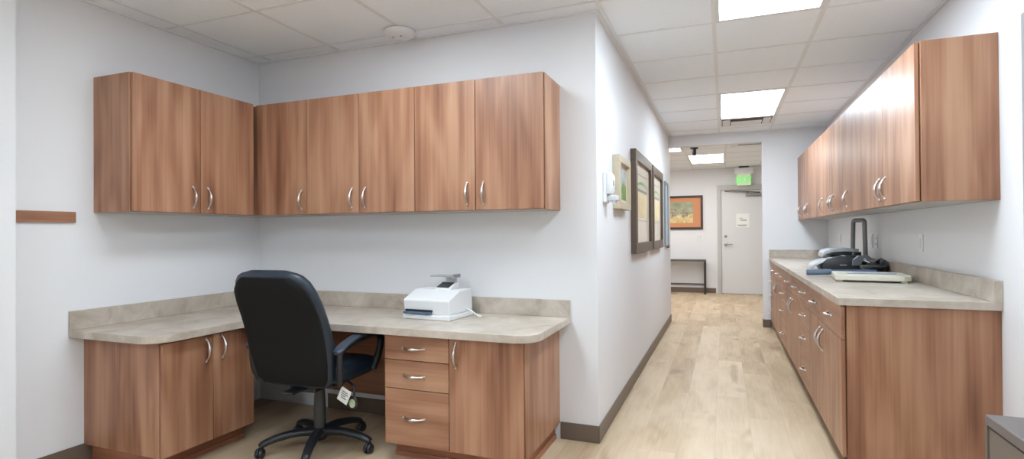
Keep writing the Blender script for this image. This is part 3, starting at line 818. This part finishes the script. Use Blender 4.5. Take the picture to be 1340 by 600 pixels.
bm = bmesh.new(); lathe(bm, [(.020, -.0008), (.020, .0008)], 20)
for v in bm.verts: v.co = Vector((v.co.x, v.co.z-.0052, v.co.y*1.2)) + Vector((.287, -.095, .316))
gs = obj('sticker', bm, mat('sticker_green', srgb(178, 188, 150), .6), pd); gs['label'] = 'pale green sticker'

# ------------------------------------------------------------------ white machine on the desk
t = thing('desktop_printer', 'white desktop mailing machine with a tilted dark screen on the desk', 'printer', (-1.800, 2.818, ZD+.0005), math.radians(-3))
PW, PD = .325, .285
bm = bmesh.new(); bx(bm, 0, PW, 0, PD, .0, .030, bev=.006); obj('base', bm, WHITEP, t)
bm = bmesh.new()
prof = [(.012, .031), (PD-.004, .031), (PD-.006, .160), (PD-.016, .166), (.13, .166), (.004, .118), (.0, .110)]
prism(bm, prof, .006, PW-.004, 'x', bev=.005)
bd = obj('body', bm, WHITEP, t)
bm = bmesh.new(); bx(bm, .012, .20, -.012, .08, .033, .046, bev=.003); ot = obj('output_tray', bm, mat('tray_blue', srgb(84, 104, 128), .4), t)
bm = bmesh.new(); bx(bm, .02, .205, -.0015, .05, .0465, .058); obj('slot', bm, BLACKP, t)
bm = bmesh.new(); prism(bm, [(.13, .165), (.235, .165), (.235, .202), (.225, .205), (.135, .175)], .142, .255, 'x', bev=.003); sh = obj('screen_housing', bm, WHITEP, t)
bm = bmesh.new(); prism(bm, [(.140, .1775), (.215, .2028), (.2145, .2045), (.1395, .1795)], .150, .236, 'x'); obj('screen', bm, SCREEN, sh)
bm = bmesh.new(); bx(bm, .16, .24, .236, .252, .165, .238, bev=.003); obj('tray_support', bm, WHITEP, t)
bm = bmesh.new(); bx(bm, .085, .25, .17, .262, .2385, .247, bev=.002); bx(bm, .238, .25, .17, .262, .232, .255, bev=.002); obj('top_tray', bm, mat('tray_grey', srgb(168, 168, 170), .4), t)
bm = bmesh.new(); tube(bm, smooth_path([(PW-.006, .20, .05), (PW+.03, .20, .04), (PW+.075, .21, .008), (PW+.085, .235, .0045), (PW+.05, .262, .0045), (PW, .28, .006), (PW-.03, .287, .02)], 8), .0035, 8); obj('power_cord', bm, WHITEP, t, smooth=True)

# ------------------------------------------------------------------ binding machine on the right counter
ZKs = ZK+.0005
t = thing('binding_machine', 'black and silver binding machine with a tall grey lever handle on the right counter', 'binding machine', (.93, 5.25, ZKs), 0)
bm = bmesh.new()      # black body with a rounded left shoulder
prism(bm, [(-.15, .0), (.20, .0), (.20, .10), (.12, .13), (-.02, .125), (-.12, .105), (-.15, .075), (-.165, .03)], .0, .30, 'y', bev=.008)
obj('body', bm, BLACKP, t, smooth=True)
def shell(pts_in, y0, y1, th, name, m):
    top = pts_in; bot = [(x, z-th) for x, z in reversed(pts_in)]
    bm = bmesh.new(); prism(bm, top+bot, y0, y1, 'y', bev=.003); return obj(name, bm, m, t, smooth=True)
shell([(-.238, .022), (-.234, .036), (-.215, .06), (-.17, .085), (-.11, .108), (.02, .130)], .012, .27, .0215, 'lower_cover', SILVER)
shell([(-.13, .14), (-.115, .165), (-.06, .185), (.04, .192), (.14, .182)], .16, .42, .03, 'upper_cover', SILVER)
bm = bmesh.new(); bx(bm, -.10, .16, .165, .40, .125, .156, bev=.006); obj('punch_block', bm, BLACKP, t)
bm = bmesh.new(); bx(bm, -.03, .02, -.004, .0, .05, .056); obj('badge', bm, SILVER, t)
bm = bmesh.new(); prism(bm, [(.055, .05), (.20, .05), (.205, .10), (.17, .135), (.10, .135), (.06, .10)], -.02, -.001, 'y', bev=.004); obj('side_plate', bm, mat('plate_grey', srgb(120, 124, 130), .35, .4), t)
bm = bmesh.new()
hpath = [(.098, .18, .10), (.100, .18, .25), (.104, .18, .395), (.106, .177, .412), (.111, .17, .423), (.120, .16, .426), (.138, .135, .426), (.154, .11, .426), (.163, .097, .423), (.167, .09, .412), (.168, .088, .39), (.170, .086, .25), (.172, .084, .09)]
hp = smooth_path(hpath, 5); bm2 = bm
tube(bm, hp, .0175, 14); obj('lever_handle', bm, mat('handle_grey', srgb(122, 124, 125), .35, .3), t, smooth=True)
bm = bmesh.new(); bx(bm, .17, .20, -.016, -.002, .02, .045, bev=.004); rd = obj('red_button', bm, mat('button_red', srgb(190, 60, 66), .4), t)

# cable bundle beside it
t = thing('cable_bundle', 'black tangled cables piled on the right counter beside the binding machine', 'cables', (1.09, 4.98, ZKs))
bm = bmesh.new(); rnd = random.Random(4)
for k in range(9):
    ctrl = []
    ph = rnd.uniform(0, 6.28); rx, ry = rnd.uniform(.05, .085), rnd.uniform(.10, .2)
    h0 = .012+k*.011
    for j in range(9):
        a = ph+j*PI/4
        ctrl.append((rx*math.cos(a)-.01*(k % 3-1), ry*math.sin(a)*.8, h0+.012*math.sin(2*a+k)+.008-k*.0035*abs(math.sin(a))))
    ctrl = [(min(x, .066), y, max(z, .012)) for x, y, z in ctrl]
    tube(bm, smooth_path(ctrl, 5), .0095, 8)
obj('cable', bm, BLACKP, t, smooth=True)
bm = bmesh.new(); bx(bm, -.05, .0, -.03, .05, .088, .104, bev=.006); obj('plug', bm, mat('plug_brown', srgb(140, 112, 92), .5), t)

# ------------------------------------------------------------------ cutter board in front
t = thing('paper_cutter', 'cream cutter board with blue-grey grip on the right counter', 'paper cutter', (.690, 4.185, ZKs), math.radians(-6))
bm = bmesh.new(); prism(bm, [(0, 0), (.38, .005), (.42, .03), (.435, .10), (.425, .36), (.40, .40), (.0, .41)], .010, .045, 'z', bev=.006); obj('board', bm, CREAM, t)
for q in ((.01, .045, .015, .05), (.365, .40, .02, .055), (.01, .045, .35, .385), (.35, .385, .35, .385)):
    obj('foot', box(*q, .0, .0105, bev=.002), CREAM, t)
bm = bmesh.new(); bx(bm, .08, .36, .16, .21, .0449, .0457); bx(bm, .12, .38, .26, .285, .0449, .0457); obj('ruler_stripe', bm, BLUE, t)
bm = bmesh.new(); tube(bm, smooth_path([(.0, .42, .042), (.14, .421, .047), (.28, .419, .048)], 6), .010, 10, flat=1.2); ar = obj('cutter_arm', bm, mat('arm_dark_blue', srgb(58, 72, 104), .4), t, smooth=True)
bm = bmesh.new(); tube(bm, [(.004, .42, .040), (-.02, .42, .036), (-.10, .42, .032), (-.155, .42, .030), (-.162, .42, .030)], [.016, .021, .0225, .0225, .018], 14); gr = obj('grip', bm, BLUEG, ar, smooth=True); gr['label'] = 'blue-grey grip'

# ------------------------------------------------------------------ camera, world, view
f, yaw, pitch, roll = 715.05, .3701, .0066, .0076
cy, sy = math.cos(yaw), math.sin(yaw)
r = Vector((cy, sy, 0)); fw = Vector((-sy, cy, 0)); u = Vector((0, 0, 1))
fw2 = fw*math.cos(pitch)+u*math.sin(pitch); u2 = u*math.cos(pitch)-fw*math.sin(pitch)
right = r*math.cos(roll)-u2*math.sin(roll); up = r*math.sin(roll)+u2*math.cos(roll)
cam = bpy.data.cameras.new('camera'); co = bpy.data.objects.new('camera', cam); C.objects.link(co)
M = Matrix((right, up, -fw2)).transposed().to_4x4(); M.translation = Vector((0, 0, H)); co.matrix_world = M
cam.sensor_fit = 'HORIZONTAL'; cam.sensor_width = 36; cam.lens = 36*f/1340; cam.clip_start = .05
S.camera = co
w = bpy.data.worlds.new('world'); S.world = w; w.use_nodes = True
w.node_tree.nodes['Background'].inputs[0].default_value = (.8, .85, .9, 1); w.node_tree.nodes['Background'].inputs[1].default_value = .3
S.view_settings.view_transform = 'Standard'; S.view_settings.look = 'None'
S.view_settings.exposure = .9; S.view_settings.gamma = 1; S.view_settings.use_curve_mapping = False
